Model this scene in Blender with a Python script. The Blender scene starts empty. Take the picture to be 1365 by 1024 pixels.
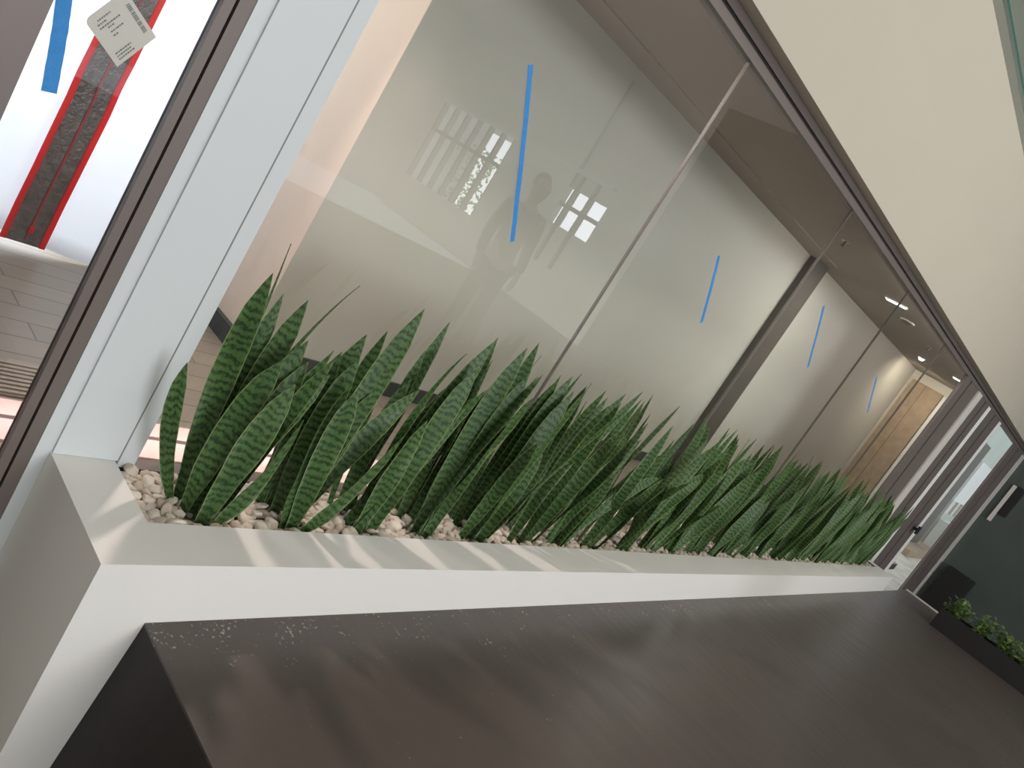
import bpy, bmesh, math, random
from mathutils import Vector, Matrix, noise

# ---------------------------------------------------------------- basics
S = 1.9            # metres per survey unit (camera to glazing line)
EYE = 0.72         # camera height over the platform, survey units
rnd = random.Random(7)
scn = bpy.context.scene
col = scn.collection


def P(x, y, z):
    """survey units (camera at origin, x along glazing, y into the wall, z up) -> metres"""
    return Vector((S * x, S * y, S * (z + EYE)))


# ---------------------------------------------------------------- materials
def mat(name, rgb, rough=0.5, metal=0.0, spec=0.5, bump=0.0, bscale=60, var=0.0, vscale=4, coat=0.0):
    m = bpy.data.materials.new(name)
    m.use_nodes = True
    nt = m.node_tree
    b = nt.nodes['Principled BSDF']
    b.inputs['Base Color'].default_value = (*rgb, 1)
    b.inputs['Roughness'].default_value = rough
    b.inputs['Metallic'].default_value = metal
    b.inputs['Specular IOR Level'].default_value = spec
    b.inputs['Coat Weight'].default_value = coat
    tc = nt.nodes.new('ShaderNodeTexCoord')
    if var > 0:
        n = nt.nodes.new('ShaderNodeTexNoise')
        n.inputs['Scale'].default_value = vscale
        n.inputs['Detail'].default_value = 5
        nt.links.new(tc.outputs['Object'], n.inputs['Vector'])
        r = nt.nodes.new('ShaderNodeMapRange')
        r.inputs['From Min'].default_value = 0.3
        r.inputs['From Max'].default_value = 0.7
        r.inputs['To Min'].default_value = 1 - var
        r.inputs['To Max'].default_value = 1 + var
        nt.links.new(n.outputs['Fac'], r.inputs['Value'])
        mx = nt.nodes.new('ShaderNodeMix')
        mx.data_type = 'RGBA'
        mx.blend_type = 'MULTIPLY'
        mx.inputs['Factor'].default_value = 1
        mx.inputs['A'].default_value = (*rgb, 1)
        nt.links.new(r.outputs['Result'], mx.inputs['B'])
        nt.links.new(mx.outputs['Result'], b.inputs['Base Color'])
    if bump > 0:
        n2 = nt.nodes.new('ShaderNodeTexNoise')
        n2.inputs['Scale'].default_value = bscale
        n2.inputs['Detail'].default_value = 4
        nt.links.new(tc.outputs['Object'], n2.inputs['Vector'])
        bp = nt.nodes.new('ShaderNodeBump')
        bp.inputs['Strength'].default_value = bump
        bp.inputs['Distance'].default_value = 0.01
        nt.links.new(n2.outputs['Fac'], bp.inputs['Height'])
        nt.links.new(bp.outputs['Normal'], b.inputs['Normal'])
    return m


def srgb(r, g, b):
    f = lambda c: (c / 255 / 12.92) if c / 255 <= 0.04045 else ((c / 255 + 0.055) / 1.055) ** 2.4
    return (f(r), f(g), f(b))


def N(nt, kind, **inp):
    n = nt.nodes.new(kind)
    for k, v in inp.items():
        n.inputs[k.replace('_', ' ')].default_value = v
    return n


def math_node(nt, op, a=None, b=None):
    n = nt.nodes.new('ShaderNodeMath')
    n.operation = op
    for i, v in enumerate((a, b)):
        if v is None:
            continue
        if isinstance(v, (int, float)):
            n.inputs[i].default_value = v
        else:
            nt.links.new(v, n.inputs[i])
    return n.outputs[0]


def mixc(nt, fac, a, b):
    n = nt.nodes.new('ShaderNodeMix')
    n.data_type = 'RGBA'
    for key, v in (('Factor', fac), ('A', a), ('B', b)):
        if isinstance(v, (int, float)):
            n.inputs[key].default_value = v
        elif isinstance(v, tuple):
            n.inputs[key].default_value = (*v, 1)
        else:
            nt.links.new(v, n.inputs[key])
    return n.outputs['Result']


M = {}
M['planter'] = mat('planter_white_paint', srgb(226, 224, 219), 0.42, bump=0.03, bscale=90)
M['post'] = mat('post_pale_paint', srgb(202, 207, 208), 0.4)
M['dark_frame'] = mat('bronze_frame', srgb(112, 102, 97), 0.45, 0.2)
M['gasket'] = mat('black_gasket', srgb(38, 32, 30), 0.7)
M['wall_paint'] = mat('wall_white_paint', srgb(222, 218, 208), 0.75, var=0.015, vscale=1.2)
M['back_wall'] = mat('back_wall_paint', srgb(190, 187, 176), 0.6, var=0.02, vscale=1.5)
M['side_wall'] = mat('side_wall_paint', srgb(238, 218, 200), 0.65, var=0.02, vscale=1.5)
M['bulkhead'] = mat('bulkhead_warm_white', srgb(186, 178, 162), 0.75, var=0.015, vscale=1.2)
M['ceiling'] = mat('ceiling_paint', srgb(164, 153, 142), 0.8)
M['baseboard'] = mat('dark_baseboard', srgb(58, 62, 60), 0.5)
M['column'] = mat('column_concrete', srgb(84, 77, 69), 0.6, var=0.12, vscale=6, bump=0.05)
M['soil'] = mat('potting_soil', srgb(110, 98, 84), 0.95, bump=0.5, bscale=120, var=0.25, vscale=30)
M['aluminium'] = mat('brushed_aluminium', srgb(196, 194, 190), 0.35, 0.8)
M['pale_edge'] = mat('pale_metal_edge', srgb(214, 208, 200), 0.45, 0.1)
M['stone'] = mat('tan_stone_panel', srgb(172, 150, 124), 0.6, var=0.14, vscale=9)
M['white'] = mat('white_paint', srgb(236, 236, 232), 0.5)
M['black'] = mat('black_plastic', srgb(18, 17, 17), 0.55)
M['void'] = mat('black_board', srgb(34, 29, 28), 0.6, var=0.2, vscale=30)
M['dark_wall'] = mat('dark_green_wall', srgb(74, 82, 78), 0.22, var=0.06, vscale=2)
M['lower'] = mat('lower_floor_concrete', srgb(110, 104, 98), 0.5, var=0.1, vscale=5)
M['paving'] = mat('pale_paving', srgb(214, 206, 190), 0.8, var=0.2, vscale=3)
M['pebble_dust'] = mat('x', (0.5, 0.5, 0.5))


def make_floor_mat():
    m = bpy.data.materials.new('platform_dark_boards')
    m.use_nodes = True
    nt = m.node_tree
    b = nt.nodes['Principled BSDF']
    tc = nt.nodes.new('ShaderNodeTexCoord')
    n1 = N(nt, 'ShaderNodeTexNoise', Scale=2.2, Detail=6.0, Roughness=0.6)
    nt.links.new(tc.outputs['Object'], n1.inputs['Vector'])
    mp = nt.nodes.new('ShaderNodeMapping')
    mp.inputs['Scale'].default_value = (26, 3.0, 8)
    mp.inputs['Rotation'].default_value = (0, 0, 0.25)
    nt.links.new(tc.outputs['Object'], mp.inputs['Vector'])
    n2 = N(nt, 'ShaderNodeTexNoise', Scale=1.0, Detail=4.0)
    nt.links.new(mp.outputs['Vector'], n2.inputs['Vector'])
    base = mixc(nt, n1.outputs['Fac'], srgb(62, 57, 53), srgb(88, 80, 74))
    base = mixc(nt, math_node(nt, 'MULTIPLY', n2.outputs['Fac'], 0.35), base, srgb(70, 60, 56))
    # plaster dust: small crumbs, denser where the plasterer worked along the planter
    n3 = N(nt, 'ShaderNodeTexNoise', Scale=70.0, Detail=3.0, Roughness=0.65)
    nt.links.new(tc.outputs['Object'], n3.inputs['Vector'])
    n4 = N(nt, 'ShaderNodeTexNoise', Scale=7.0, Detail=2.0)
    nt.links.new(tc.outputs['Object'], n4.inputs['Vector'])
    sx = nt.nodes.new('ShaderNodeSeparateXYZ')
    nt.links.new(tc.outputs['Object'], sx.inputs[0])
    dist = math_node(nt, 'SUBTRACT', 0.0, sx.outputs['Y'])          # metres out from the planter face
    near = nt.nodes.new('ShaderNodeMapRange')
    near.inputs['From Min'].default_value = 0.02
    near.inputs['From Max'].default_value = 0.35
    near.inputs['To Min'].default_value = 0.10
    near.inputs['To Max'].default_value = 0.0
    nt.links.new(dist, near.inputs['Value'])
    v = math_node(nt, 'ADD', n3.outputs['Fac'], math_node(nt, 'MULTIPLY', n4.outputs['Fac'], 0.50))
    v = math_node(nt, 'ADD', v, near.outputs['Result'])
    ss = nt.nodes.new('ShaderNodeMapRange')
    ss.interpolation_type = 'SMOOTHSTEP'
    ss.inputs['From Min'].default_value = 0.995
    ss.inputs['From Max'].default_value = 1.04
    nt.links.new(v, ss.inputs['Value'])
    c = mixc(nt, math_node(nt, 'MULTIPLY', ss.outputs['Result'], 0.75), base, srgb(168, 162, 152))
    nt.links.new(c, b.inputs['Base Color'])
    rr = nt.nodes.new('ShaderNodeMapRange')
    rr.inputs['To Min'].default_value = 0.27
    rr.inputs['To Max'].default_value = 0.46
    nt.links.new(n2.outputs['Fac'], rr.inputs['Value'])
    nt.links.new(rr.outputs['Result'], b.inputs['Roughness'])
    b.inputs['Specular IOR Level'].default_value = 0.45
    bp = N(nt, 'ShaderNodeBump', Strength=0.12, Distance=0.004)
    nt.links.new(n3.outputs['Fac'], bp.inputs['Height'])
    nt.links.new(bp.outputs['Normal'], b.inputs['Normal'])
    return m


M['floor'] = make_floor_mat()


def make_tile_mat():
    m = bpy.data.materials.new('grey_plank_tile')
    m.use_nodes = True
    nt = m.node_tree
    b = nt.nodes['Principled BSDF']
    tc = nt.nodes.new('ShaderNodeTexCoord')
    br = nt.nodes.new('ShaderNodeTexBrick')
    br.offset = 0.4
    br.inputs['Color1'].default_value = (*srgb(150, 140, 126), 1)
    br.inputs['Color2'].default_value = (*srgb(140, 131, 119), 1)
    br.inputs['Mortar'].default_value = (*srgb(96, 88, 80), 1)
    br.inputs['Scale'].default_value = 1.0
    br.inputs['Mortar Size'].default_value = 0.004
    br.inputs['Brick Width'].default_value = 1.2
    br.inputs['Row Height'].default_value = 0.145
    nt.links.new(tc.outputs['Object'], br.inputs['Vector'])
    n = N(nt, 'ShaderNodeTexNoise', Scale=9.0, Detail=6.0)
    mp = nt.nodes.new('ShaderNodeMapping')
    mp.inputs['Scale'].default_value = (0.4, 3, 1)
    nt.links.new(tc.outputs['Object'], mp.inputs['Vector'])
    nt.links.new(mp.outputs['Vector'], n.inputs['Vector'])
    c = mixc(nt, math_node(nt, 'MULTIPLY', n.outputs['Fac'], 0.45), br.outputs['Color'], srgb(116, 108, 98))
    nt.links.new(c, b.inputs['Base Color'])
    b.inputs['Roughness'].default_value = 0.4
    return m


M['tile'] = make_tile_mat()


def make_glass(name, tint, ior=1.62):
    m = bpy.data.materials.new(name)
    m.use_nodes = True
    nt = m.node_tree
    nt.nodes.remove(nt.nodes['Principled BSDF'])
    out = nt.nodes['Material Output']
    t = nt.nodes.new('ShaderNodeBsdfTransparent')
    t.inputs['Color'].default_value = (*tint, 1)
    g = nt.nodes.new('ShaderNodeBsdfGlossy')
    g.inputs['Roughness'].default_value = 0.0
    g.inputs['Color'].default_value = (1, 1, 1, 1)
    f = nt.nodes.new('ShaderNodeFresnel')
    f.inputs['IOR'].default_value = ior
    mx = nt.nodes.new('ShaderNodeMixShader')
    gm = nt.nodes.new('ShaderNodeNewGeometry')
    front = math_node(nt, 'SUBTRACT', 1.0, gm.outputs['Backfacing'])
    nt.links.new(math_node(nt, 'MULTIPLY', f.outputs[0], front), mx.inputs[0])
    nt.links.new(t.outputs[0], mx.inputs[1])
    nt.links.new(g.outputs[0], mx.inputs[2])
    nt.links.new(mx.outputs[0], out.inputs['Surface'])
    return m


M['glass'] = make_glass('clear_glazing', (0.955, 0.97, 0.96))
M['glass_left'] = make_glass('door_glazing', (0.97, 0.975, 0.97))
M['glass_rail'] = make_glass('railing_glass', (0.88, 0.95, 0.93))
M['glass_edge'] = mat('green_glass_edge', srgb(20, 92, 78), 0.15, coat=0.5)


def make_leaf_mat():
    m = bpy.data.materials.new('snake_plant_leaf')
    m.use_nodes = True
    nt = m.node_tree
    b = nt.nodes['Principled BSDF']
    uv = nt.nodes.new('ShaderNodeUVMap')
    uv.uv_map = 'UVMap'
    sx = nt.nodes.new('ShaderNodeSeparateXYZ')
    nt.links.new(uv.outputs['UV'], sx.inputs[0])
    u, v = sx.outputs['X'], sx.outputs['Y']
    mp = nt.nodes.new('ShaderNodeMapping')
    mp.inputs['Scale'].default_value = (4.0, 24.0, 1)
    nt.links.new(uv.outputs['UV'], mp.inputs['Vector'])
    n1 = N(nt, 'ShaderNodeTexNoise', Scale=1.0, Detail=2.0, Roughness=0.5)
    n1.noise_dimensions = '2D'
    nt.links.new(mp.outputs['Vector'], n1.inputs['Vector'])
    mp3 = nt.nodes.new('ShaderNodeMapping')
    mp3.inputs['Scale'].default_value = (1.2, 9.0, 1)
    nt.links.new(uv.outputs['UV'], mp3.inputs['Vector'])
    n3 = N(nt, 'ShaderNodeTexNoise', Scale=1.0, Detail=1.0)
    n3.noise_dimensions = '2D'
    nt.links.new(mp3.outputs['Vector'], n3.inputs['Vector'])
    ph = math_node(nt, 'ADD', math_node(nt, 'MULTIPLY', v, 6.2832 / 0.026), math_node(nt, 'MULTIPLY', n1.outputs['Fac'], 3.8))
    ph = math_node(nt, 'ADD', ph, math_node(nt, 'MULTIPLY', n3.outputs['Fac'], 10.0))
    w = math_node(nt, 'SINE', ph)
    mp4 = nt.nodes.new('ShaderNodeMapping')
    mp4.inputs['Scale'].default_value = (7.0, 90.0, 1)
    nt.links.new(uv.outputs['UV'], mp4.inputs['Vector'])
    n4 = N(nt, 'ShaderNodeTexNoise', Scale=1.0, Detail=3.0)
    n4.noise_dimensions = '2D'
    nt.links.new(mp4.outputs['Vector'], n4.inputs['Vector'])
    w = math_node(nt, 'ADD', w, math_node(nt, 'MULTIPLY', math_node(nt, 'SUBTRACT', n4.outputs['Fac'], 0.5), 4.5))
    band = nt.nodes.new('ShaderNodeMapRange')
    band.interpolation_type = 'SMOOTHSTEP'
    band.inputs['From Min'].default_value = -0.8
    band.inputs['From Max'].default_value = 1.3
    nt.links.new(w, band.inputs['Value'])
    n2 = N(nt, 'ShaderNodeTexNoise', Scale=3.0, Detail=2.0)
    n2.noise_dimensions = '2D'
    nt.links.new(uv.outputs['UV'], n2.inputs['Vector'])
    light = mixc(nt, n2.outputs['Fac'], srgb(54, 84, 42), srgb(86, 114, 64))
    dark = srgb(24, 42, 24)
    c = mixc(nt, math_node(nt, 'MULTIPLY', band.outputs['Result'], 0.8), light, dark)
    # thin pale margin
    e = math_node(nt, 'ABSOLUTE', math_node(nt, 'SUBTRACT', u, 0.5))
    me = nt.nodes.new('ShaderNodeMapRange')
    me.interpolation_type = 'SMOOTHSTEP'
    me.inputs['From Min'].default_value = 0.455
    me.inputs['From Max'].default_value = 0.485
    nt.links.new(e, me.inputs['Value'])
    c = mixc(nt, math_node(nt, 'MULTIPLY', me.outputs['Result'], 0.6), c, srgb(150, 165, 110))
    nt.links.new(c, b.inputs['Base Color'])
    b.inputs['Roughness'].default_value = 0.42
    b.inputs['Specular IOR Level'].default_value = 0.22
    b.inputs['Transmission Weight'].default_value = 0.0
    return m


M['leaf'] = make_leaf_mat()


def make_pebble_mat():
    m = bpy.data.materials.new('cream_pebble')
    m.use_nodes = True
    nt = m.node_tree
    b = nt.nodes['Principled BSDF']
    oi = nt.nodes.new('ShaderNodeObjectInfo')
    tc = nt.nodes.new('ShaderNodeTexCoord')
    n = N(nt, 'ShaderNodeTexNoise', Scale=35.0, Detail=5.0)
    nt.links.new(tc.outputs['Object'], n.inputs['Vector'])
    at = nt.nodes.new('ShaderNodeAttribute')
    at.attribute_name = 'tone'
    k = math_node(nt, 'FRACT', math_node(nt, 'ADD', oi.outputs['Random'], at.outputs['Fac']))
    c = mixc(nt, k, srgb(224, 214, 198), srgb(182, 166, 148))
    k2 = math_node(nt, 'FRACT', math_node(nt, 'MULTIPLY', k, 7.31))
    c = mixc(nt, math_node(nt, 'MULTIPLY', k2, 0.55), c, srgb(226, 222, 212))
    c = mixc(nt, math_node(nt, 'MULTIPLY', n.outputs['Fac'], 0.3), c, srgb(160, 140, 122))
    nt.links.new(c, b.inputs['Base Color'])
    b.inputs['Roughness'].default_value = 0.6
    return m


M['pebble'] = make_pebble_mat()
M['tape'] = mat('blue_tape_paper', srgb(46, 132, 200), 0.6, bump=0.25, bscale=300, var=0.06, vscale=60)
def film(name, rgb, k):
    m = bpy.data.materials.new(name)
    m.use_nodes = True
    nt = m.node_tree
    b = nt.nodes['Principled BSDF']
    b.inputs['Base Color'].default_value = (*rgb, 1)
    b.inputs['Roughness'].default_value = 0.45
    t = N(nt, 'ShaderNodeBsdfTranslucent', Color=(*rgb, 1))
    a = N(nt, 'ShaderNodeMixShader', Fac=k)
    nt.links.new(b.outputs[0], a.inputs[1])
    nt.links.new(t.outputs[0], a.inputs[2])
    nt.links.new(a.outputs[0], nt.nodes['Material Output'].inputs['Surface'])
    return m


M['red'] = film('red_zip_tape', srgb(238, 52, 58), 0.6)
M['zip_black'] = mat('black_zip_film', srgb(92, 84, 82), 0.25, bump=0.9, bscale=40, var=0.25, vscale=25)
M['zip_red_dark'] = mat('zip_teeth', srgb(150, 36, 44), 0.4)
M['label'] = mat('grey_paper', srgb(192, 190, 180), 0.7)
M['ink'] = mat('grey_ink', srgb(110, 112, 110), 0.8)


def make_sheet_mat():
    m = bpy.data.materials.new('milky_plastic_sheet')
    m.use_nodes = True
    nt = m.node_tree
    nt.nodes.remove(nt.nodes['Principled BSDF'])
    out = nt.nodes['Material Output']
    d = N(nt, 'ShaderNodeBsdfDiffuse', Color=(0.85, 0.87, 0.9, 1))
    t = N(nt, 'ShaderNodeBsdfTranslucent', Color=(0.86, 0.89, 0.95, 1))
    g = N(nt, 'ShaderNodeBsdfGlossy', Roughness=0.12)
    a = N(nt, 'ShaderNodeMixShader', Fac=0.65)
    nt.links.new(d.outputs[0], a.inputs[1])
    nt.links.new(t.outputs[0], a.inputs[2])
    a2 = N(nt, 'ShaderNodeMixShader', Fac=0.06)
    nt.links.new(a.outputs[0], a2.inputs[1])
    nt.links.new(g.outputs[0], a2.inputs[2])
    nt.links.new(a2.outputs[0], out.inputs['Surface'])
    return m


M['sheet'] = make_sheet_mat()


def emis(name, rgb, s):
    m = bpy.data.materials.new(name)
    m.use_nodes = True
    b = m.node_tree.nodes['Principled BSDF']
    b.inputs['Base Color'].default_value = (*rgb, 1)
    b.inputs['Emission Color'].default_value = (*rgb, 1)
    b.inputs['Emission Strength'].default_value = s
    return m


M['lamp'] = emis('lamp_diffuser', (1, 0.97, 0.93), 5.0)


# ---------------------------------------------------------------- mesh helpers
class MB:
    def __init__(self):
        self.v, self.f, self.uv, self.mi = [], [], {}, []

    def add(self, vs, fs, uvs=None):
        o = len(self.v)
        self.v.extend(Vector(p) for p in vs)
        for k, f in enumerate(fs):
            self.f.append(tuple(i + o for i in f))
        if uvs:
            for i, q in enumerate(uvs):
                self.uv[o + i] = q

    def box(self, x0, x1, y0, y1, z0, z1):
        """axis-aligned box, survey units"""
        c = [P(x, y, z) for z in (z0, z1) for y in (y0, y1) for x in (x0, x1)]
        self.add(c, [(0, 2, 3, 1), (4, 5, 7, 6), (0, 1, 5, 4), (2, 6, 7, 3), (0, 4, 6, 2), (1, 3, 7, 5)])

    def hexa(self, pts):
        """8 points in metres: bottom ring of 4 then top ring of 4"""
        self.add(pts, [(3, 2, 1, 0), (4, 5, 6, 7), (0, 1, 5, 4), (1, 2, 6, 5), (2, 3, 7, 6), (3, 0, 4, 7)])

    def tube(self, a, b, r0, r1=None, n=12, cap=True):
        r1 = r0 if r1 is None else r1
        a, b = Vector(a), Vector(b)
        d = (b - a).normalized()
        u = d.orthogonal().normalized()
        w = d.cross(u)
        vs = []
        for q, r in ((a, r0), (b, r1)):
            for i in range(n):
                t = 2 * math.pi * i / n
                vs.append(q + (u * math.cos(t) + w * math.sin(t)) * r)
        fs = [(i, (i + 1) % n, n + (i + 1) % n, n + i) for i in range(n)]
        if cap:
            fs += [tuple(range(n - 1, -1, -1)), tuple(range(n, 2 * n))]
        self.add(vs, fs)

    def build(self, name, material, parent=None, bevel=0.0, smooth=False, origin=None, seg=2):
        me = bpy.data.meshes.new(name)
        if origin is None:
            origin = parent.location.copy() if parent is not None else Vector((0, 0, 0))
        me.from_pydata([tuple(p - origin) for p in self.v], [], self.f)
        if self.uv:
            l = me.uv_layers.new(name='UVMap')
            for lp in me.loops:
                l.data[lp.index].uv = self.uv.get(lp.vertex_index, (0, 0))
        me.validate()
        me.update()
        me.materials.append(material)
        if smooth:
            for p in me.polygons:
                p.use_smooth = True
        o = bpy.data.objects.new(name, me)
        col.objects.link(o)
        if parent is not None:
            o.parent = parent
            o.location = origin - parent.location
        else:
            o.location = origin
        if bevel > 0:
            bv = o.modifiers.new('edge', 'BEVEL')
            bv.width = bevel
            bv.segments = seg
            bv.limit_method = 'ANGLE'
        return o


def boxobj(name, b, material, parent=None, bevel=0.0):
    m = MB()
    m.box(*b)
    o = P((b[0] + b[1]) / 2, (b[2] + b[3]) / 2, b[4]) if parent is None else None
    return m.build(name, material, parent, bevel, origin=o)


def thing(name, label, cat, loc, group=None):
    o = bpy.data.objects.new(name, None)
    o.empty_display_size = 0.05
    col.objects.link(o)
    o.location = loc
    tag(o, label, cat, group)
    return o


def tag(o, label, cat, group=None):
    o['label'] = label
    o['category'] = cat
    if group:
        o['group'] = group
    return o


def struct(o, label=None, cat=None):
    o['kind'] = 'structure'
    if label:
        o['label'] = label
    if cat:
        o['category'] = cat
    return o


def struct_empty(name, loc, label, cat):
    o = bpy.data.objects.new(name, None)
    o.empty_display_size = 0.05
    col.objects.link(o)
    o.location = loc
    return struct(o, label, cat)


ZF = -EYE            # platform / inner floor level
ZL = -1.06           # lower floor level
ZC = 0.575           # inner ceiling
YB = 1.74            # inner back wall
ZR = -0.6225         # planter rim
X_END = 5.62         # far edge of the platform

# ---------------------------------------------------------------- platform and floors
m = MB()
bx = 0.582
m.hexa([P(bx - 0.028, 0.76, ZL), P(bx - 0.028, -3.4, ZL), P(X_END, -3.4, ZL), P(X_END, 0.76, ZL),
        P(bx, 0.76, ZF - 0.004), P(bx, -3.4, ZF - 0.004), P(X_END, -3.4, ZF - 0.004), P(X_END, 0.76, ZF - 0.004)])
plat = m.build('floor_platform', M['void'], origin=P(bx, 0.76, ZL))
struct(plat, 'black side of the raised dark platform in front of the white planter', 'platform')
m = MB()
m.box(bx, X_END, -3.4, 0.76, ZF - 0.004, ZF)
fl = m.build('floor', M['floor'], origin=P(bx, 0.76, ZF))
struct(fl, 'dark dusty floor of the raised platform in front of the planter', 'floor')
o = boxobj('trim_1', (X_END - 0.03, X_END, 0.3, 0.76, ZF, ZF + 0.006), M['pale_edge'])
struct(o, 'pale metal edge strip at the far end of the dark platform', 'trim')
o = boxobj('floor_lower', (-2.6, 10, -3.6, 1.03, ZL - 0.05, ZL), M['lower'])
struct(o, 'lower concrete floor below the platform', 'floor')
m = MB()
m.box(-2.6, 6.5, 1.03, 3.2, ZF - 0.05, ZF)
o = m.build('floor_interior', M['tile'], origin=P(0, 1.03, ZF))
struct(o, 'grey plank tile floor of the room behind the glass', 'floor')
# grille along the glazing inside, sunlight on it painted as pink-white
t = struct_empty('trim_2', P(0.3, 1.24, ZF), 'slotted floor grille along the glazing inside, painted sunlit pink', 'floor grille')
m = MB()
for y0, y1 in ((1.17, 1.235), (1.248, 1.30)):
    m.box(0.0, 6.0, y0, y1, ZF, ZF + 0.004)
m.build('grille_slat', mat('grille_sunlit_pink', srgb(236, 212, 206), 0.5), t)
m = MB()
m.box(0.0, 6.0, 1.235, 1.248, ZF, ZF + 0.002)
m.build('grille_slot', mat('grille_slot', srgb(110, 88, 90), 0.6), t)

fm = thing('floor_mat', 'ribbed grey entrance mat on the tile floor behind the left glass', 'mat', P(.3, 1.38, ZF))
m = MB()
m.box(0.0, .70, 1.315, 1.445, ZF, ZF + .003)
m.build('mat_base', mat('mat_grey', srgb(118, 108, 98), .7), fm)
m = MB()
for k in range(8):
    m.box(0.0, .70, 1.322 + k * .0155, 1.330 + k * .0155, ZF + .003, ZF + .006)
m.build('ribs', mat('mat_rib', srgb(160, 148, 134), .6), fm)

# ---------------------------------------------------------------- planter
PX0, PX1, PY0, PY1 = 0.483, 4.95, 0.76, 1.0
RW = 0.09
pl = thing('planter', 'long white box planter in front of the glazing, filled with pebbles and snake plants', 'planter', P(PX0, PY0, ZL))
m = MB()
t_ = 0.012
zt, zb = ZR, ZR - 0.003
# U-shaped rim as one ring of quads with thickness
outer = [(PX0, PY1), (PX0, PY0), (PX1, PY0), (PX1, PY1)]
inner = [(PX0 + RW, PY1), (PX0 + RW, PY0 + RW), (PX1 - RW * 0.8, PY0 + RW), (PX1 - RW * 0.8, PY1)]
vs = [P(x, y, zt) for x, y in outer] + [P(x, y, zt) for x, y in inner] + [P(x, y, zb) for x, y in outer] + [P(x, y, zb) for x, y in inner]
fs = []
for i in range(3):
    fs.append((i, i + 1, 5 + i, 4 + i))
    fs.append((8 + i + 1, 8 + i, 12 + i, 12 + i + 1))
    fs.append((8 + i, 8 + i + 1, i + 1, i))
    fs.append((4 + i, 5 + i, 13 + i, 12 + i))
fs += [(0, 4, 12, 8), (7, 3, 11, 15)]
m.add(vs, fs)
m.build('rim', M['planter'], pl)
m = MB()
m.box(PX0, PX1, PY0, PY0 + t_, ZL, zb)
m.build('front_panel', M['planter'], pl)
m = MB()
m.box(PX0, PX0 + t_, PY0 + t_, PY1, ZL, zb)
m.build('end_panel', M['planter'], pl)
m = MB()
m.box(PX1 - t_, PX1, PY0 + t_, PY1, ZL, zb)
m.build('end_panel', M['planter'], pl)
ZS = ZR - 0.021
m = MB()
m.box(PX0 + t_ + .001, PX1 - t_ - .001, PY0 + t_ + .001, PY1, ZS - 0.2, ZS)
m2 = MB()
m2.box(PX0 + RW - t_, PX0 + RW, PY0 + RW, PY1, ZS, zb)
m2.box(PX0 + RW - t_, PX1 - RW * .8, PY0 + RW - t_, PY0 + RW, ZS, zb)
m2.build('inner_lip', M['planter'], pl)
m.build('soil', M['soil'], pl)

# ---------------------------------------------------------------- pebbles
def pebble_mesh(seed, sub):
    bm = bmesh.new()
    bmesh.ops.create_icosphere(bm, subdivisions=sub, radius=1.0)
    r = random.Random(seed)
    sx, sy, sz = r.uniform(0.95, 1.25), r.uniform(0.72, 0.9), r.uniform(0.5, 0.68)
    off = Vector((r.uniform(-50, 50),) * 3)
    for v in bm.verts:
        d = v.co.normalized()
        k = 1 + 0.30 * noise.noise(d * 1.2 + off) + 0.10 * noise.noise(d * 2.6 + off)
        # a couple of worn flats
        v.co = Vector((d.x * sx, d.y * sy, d.z * sz)) * k
    me = bpy.data.meshes.new('pebble')
    bm.to_mesh(me)
    bm.free()
    for p in me.polygons:
        p.use_smooth = True
    me.materials.append(M['pebble'])
    return me


plant_x = []
x = 0.672
while x < 4.78:
    plant_x.append(x)
    x += 0.163 + rnd.uniform(-0.008, 0.008)
peb = [pebble_mesh(i, 3) for i in range(7)]
spots = []
gx = PX0 + RW + 0.012
row = 0
while gx < PX1 - RW * 0.8 - 0.01:
    n = 8
    for k in range(n):
        y = PY0 + RW + 0.012 + (PY1 - PY0 - RW - 0.022) * (k + (0.5 if row % 2 else 0.0)) / (n - 0.5)
        spots.append((gx + rnd.uniform(-0.004, 0.004), y + rnd.uniform(-0.003, 0.003)))
    gx += 0.0180
    row += 1
near, far = [], []
for (x, y) in spots:
    if any(abs(x - q) < 0.022 and (abs(y - 0.885) < 0.02 or abs(y - 0.945) < 0.018) for q in plant_x):
        continue
    (near if len(near) < 300 else far).append((x, y))
for i, (x, y) in enumerate(near):
    o = bpy.data.objects.new('pebble', peb[rnd.randrange(7)])
    col.objects.link(o)
    s = rnd.uniform(0.0088, 0.0120) * S
    zz = ZS + 0.0035 + rnd.uniform(0, 0.007)
    if rnd.random() < 0.22:
        s *= 1.22
        zz += 0.004
    o.location = P(x, y, zz)
    o.scale = (s, s, s)
    o.rotation_euler = (rnd.uniform(-0.5, 0.5), rnd.uniform(-0.5, 0.5), rnd.uniform(0, 6.28))
    tag(o, 'small rounded cream pebble lying in the white planter around the snake plants', 'pebble', 'pebbles in the planter bed')
pebl = [pebble_mesh(40 + i, 2) for i in range(5)]
vs_, fs_, tone = [], [], []
for (x, y) in far + [(sx_ + 0.01, sy_ + 0.008) for sx_, sy_ in spots[::2]]:
    under = (x, y) not in far
    if y > PY1 - 0.008 or x > PX1 - 0.09:
        continue
    me = pebl[rnd.randrange(5)]
    s = rnd.uniform(0.0090, 0.0125) * S * (0.8 if under else 1)
    mt = Matrix.Translation(P(x, y, ZS + (0.0 if under else 0.006) + rnd.uniform(0, 0.006))) @ Matrix.Rotation(rnd.uniform(0, 6.28), 4, 'Z') @ Matrix.Rotation(rnd.uniform(-0.6, 0.6), 4, 'X') @ Matrix.Scale(s, 4)
    o0 = len(vs_)
    vs_ += [mt @ v.co for v in me.vertices]
    fs_ += [tuple(o0 + i for i in p.vertices) for p in me.polygons]
    tone += [rnd.random()] * len(me.vertices)
me = bpy.data.meshes.new('pebble_bed')
org = P(1, 0.92, ZS)
me.from_pydata([tuple(v - org) for v in vs_], [], fs_)
a = me.attributes.new('tone', 'FLOAT', 'POINT')
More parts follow.
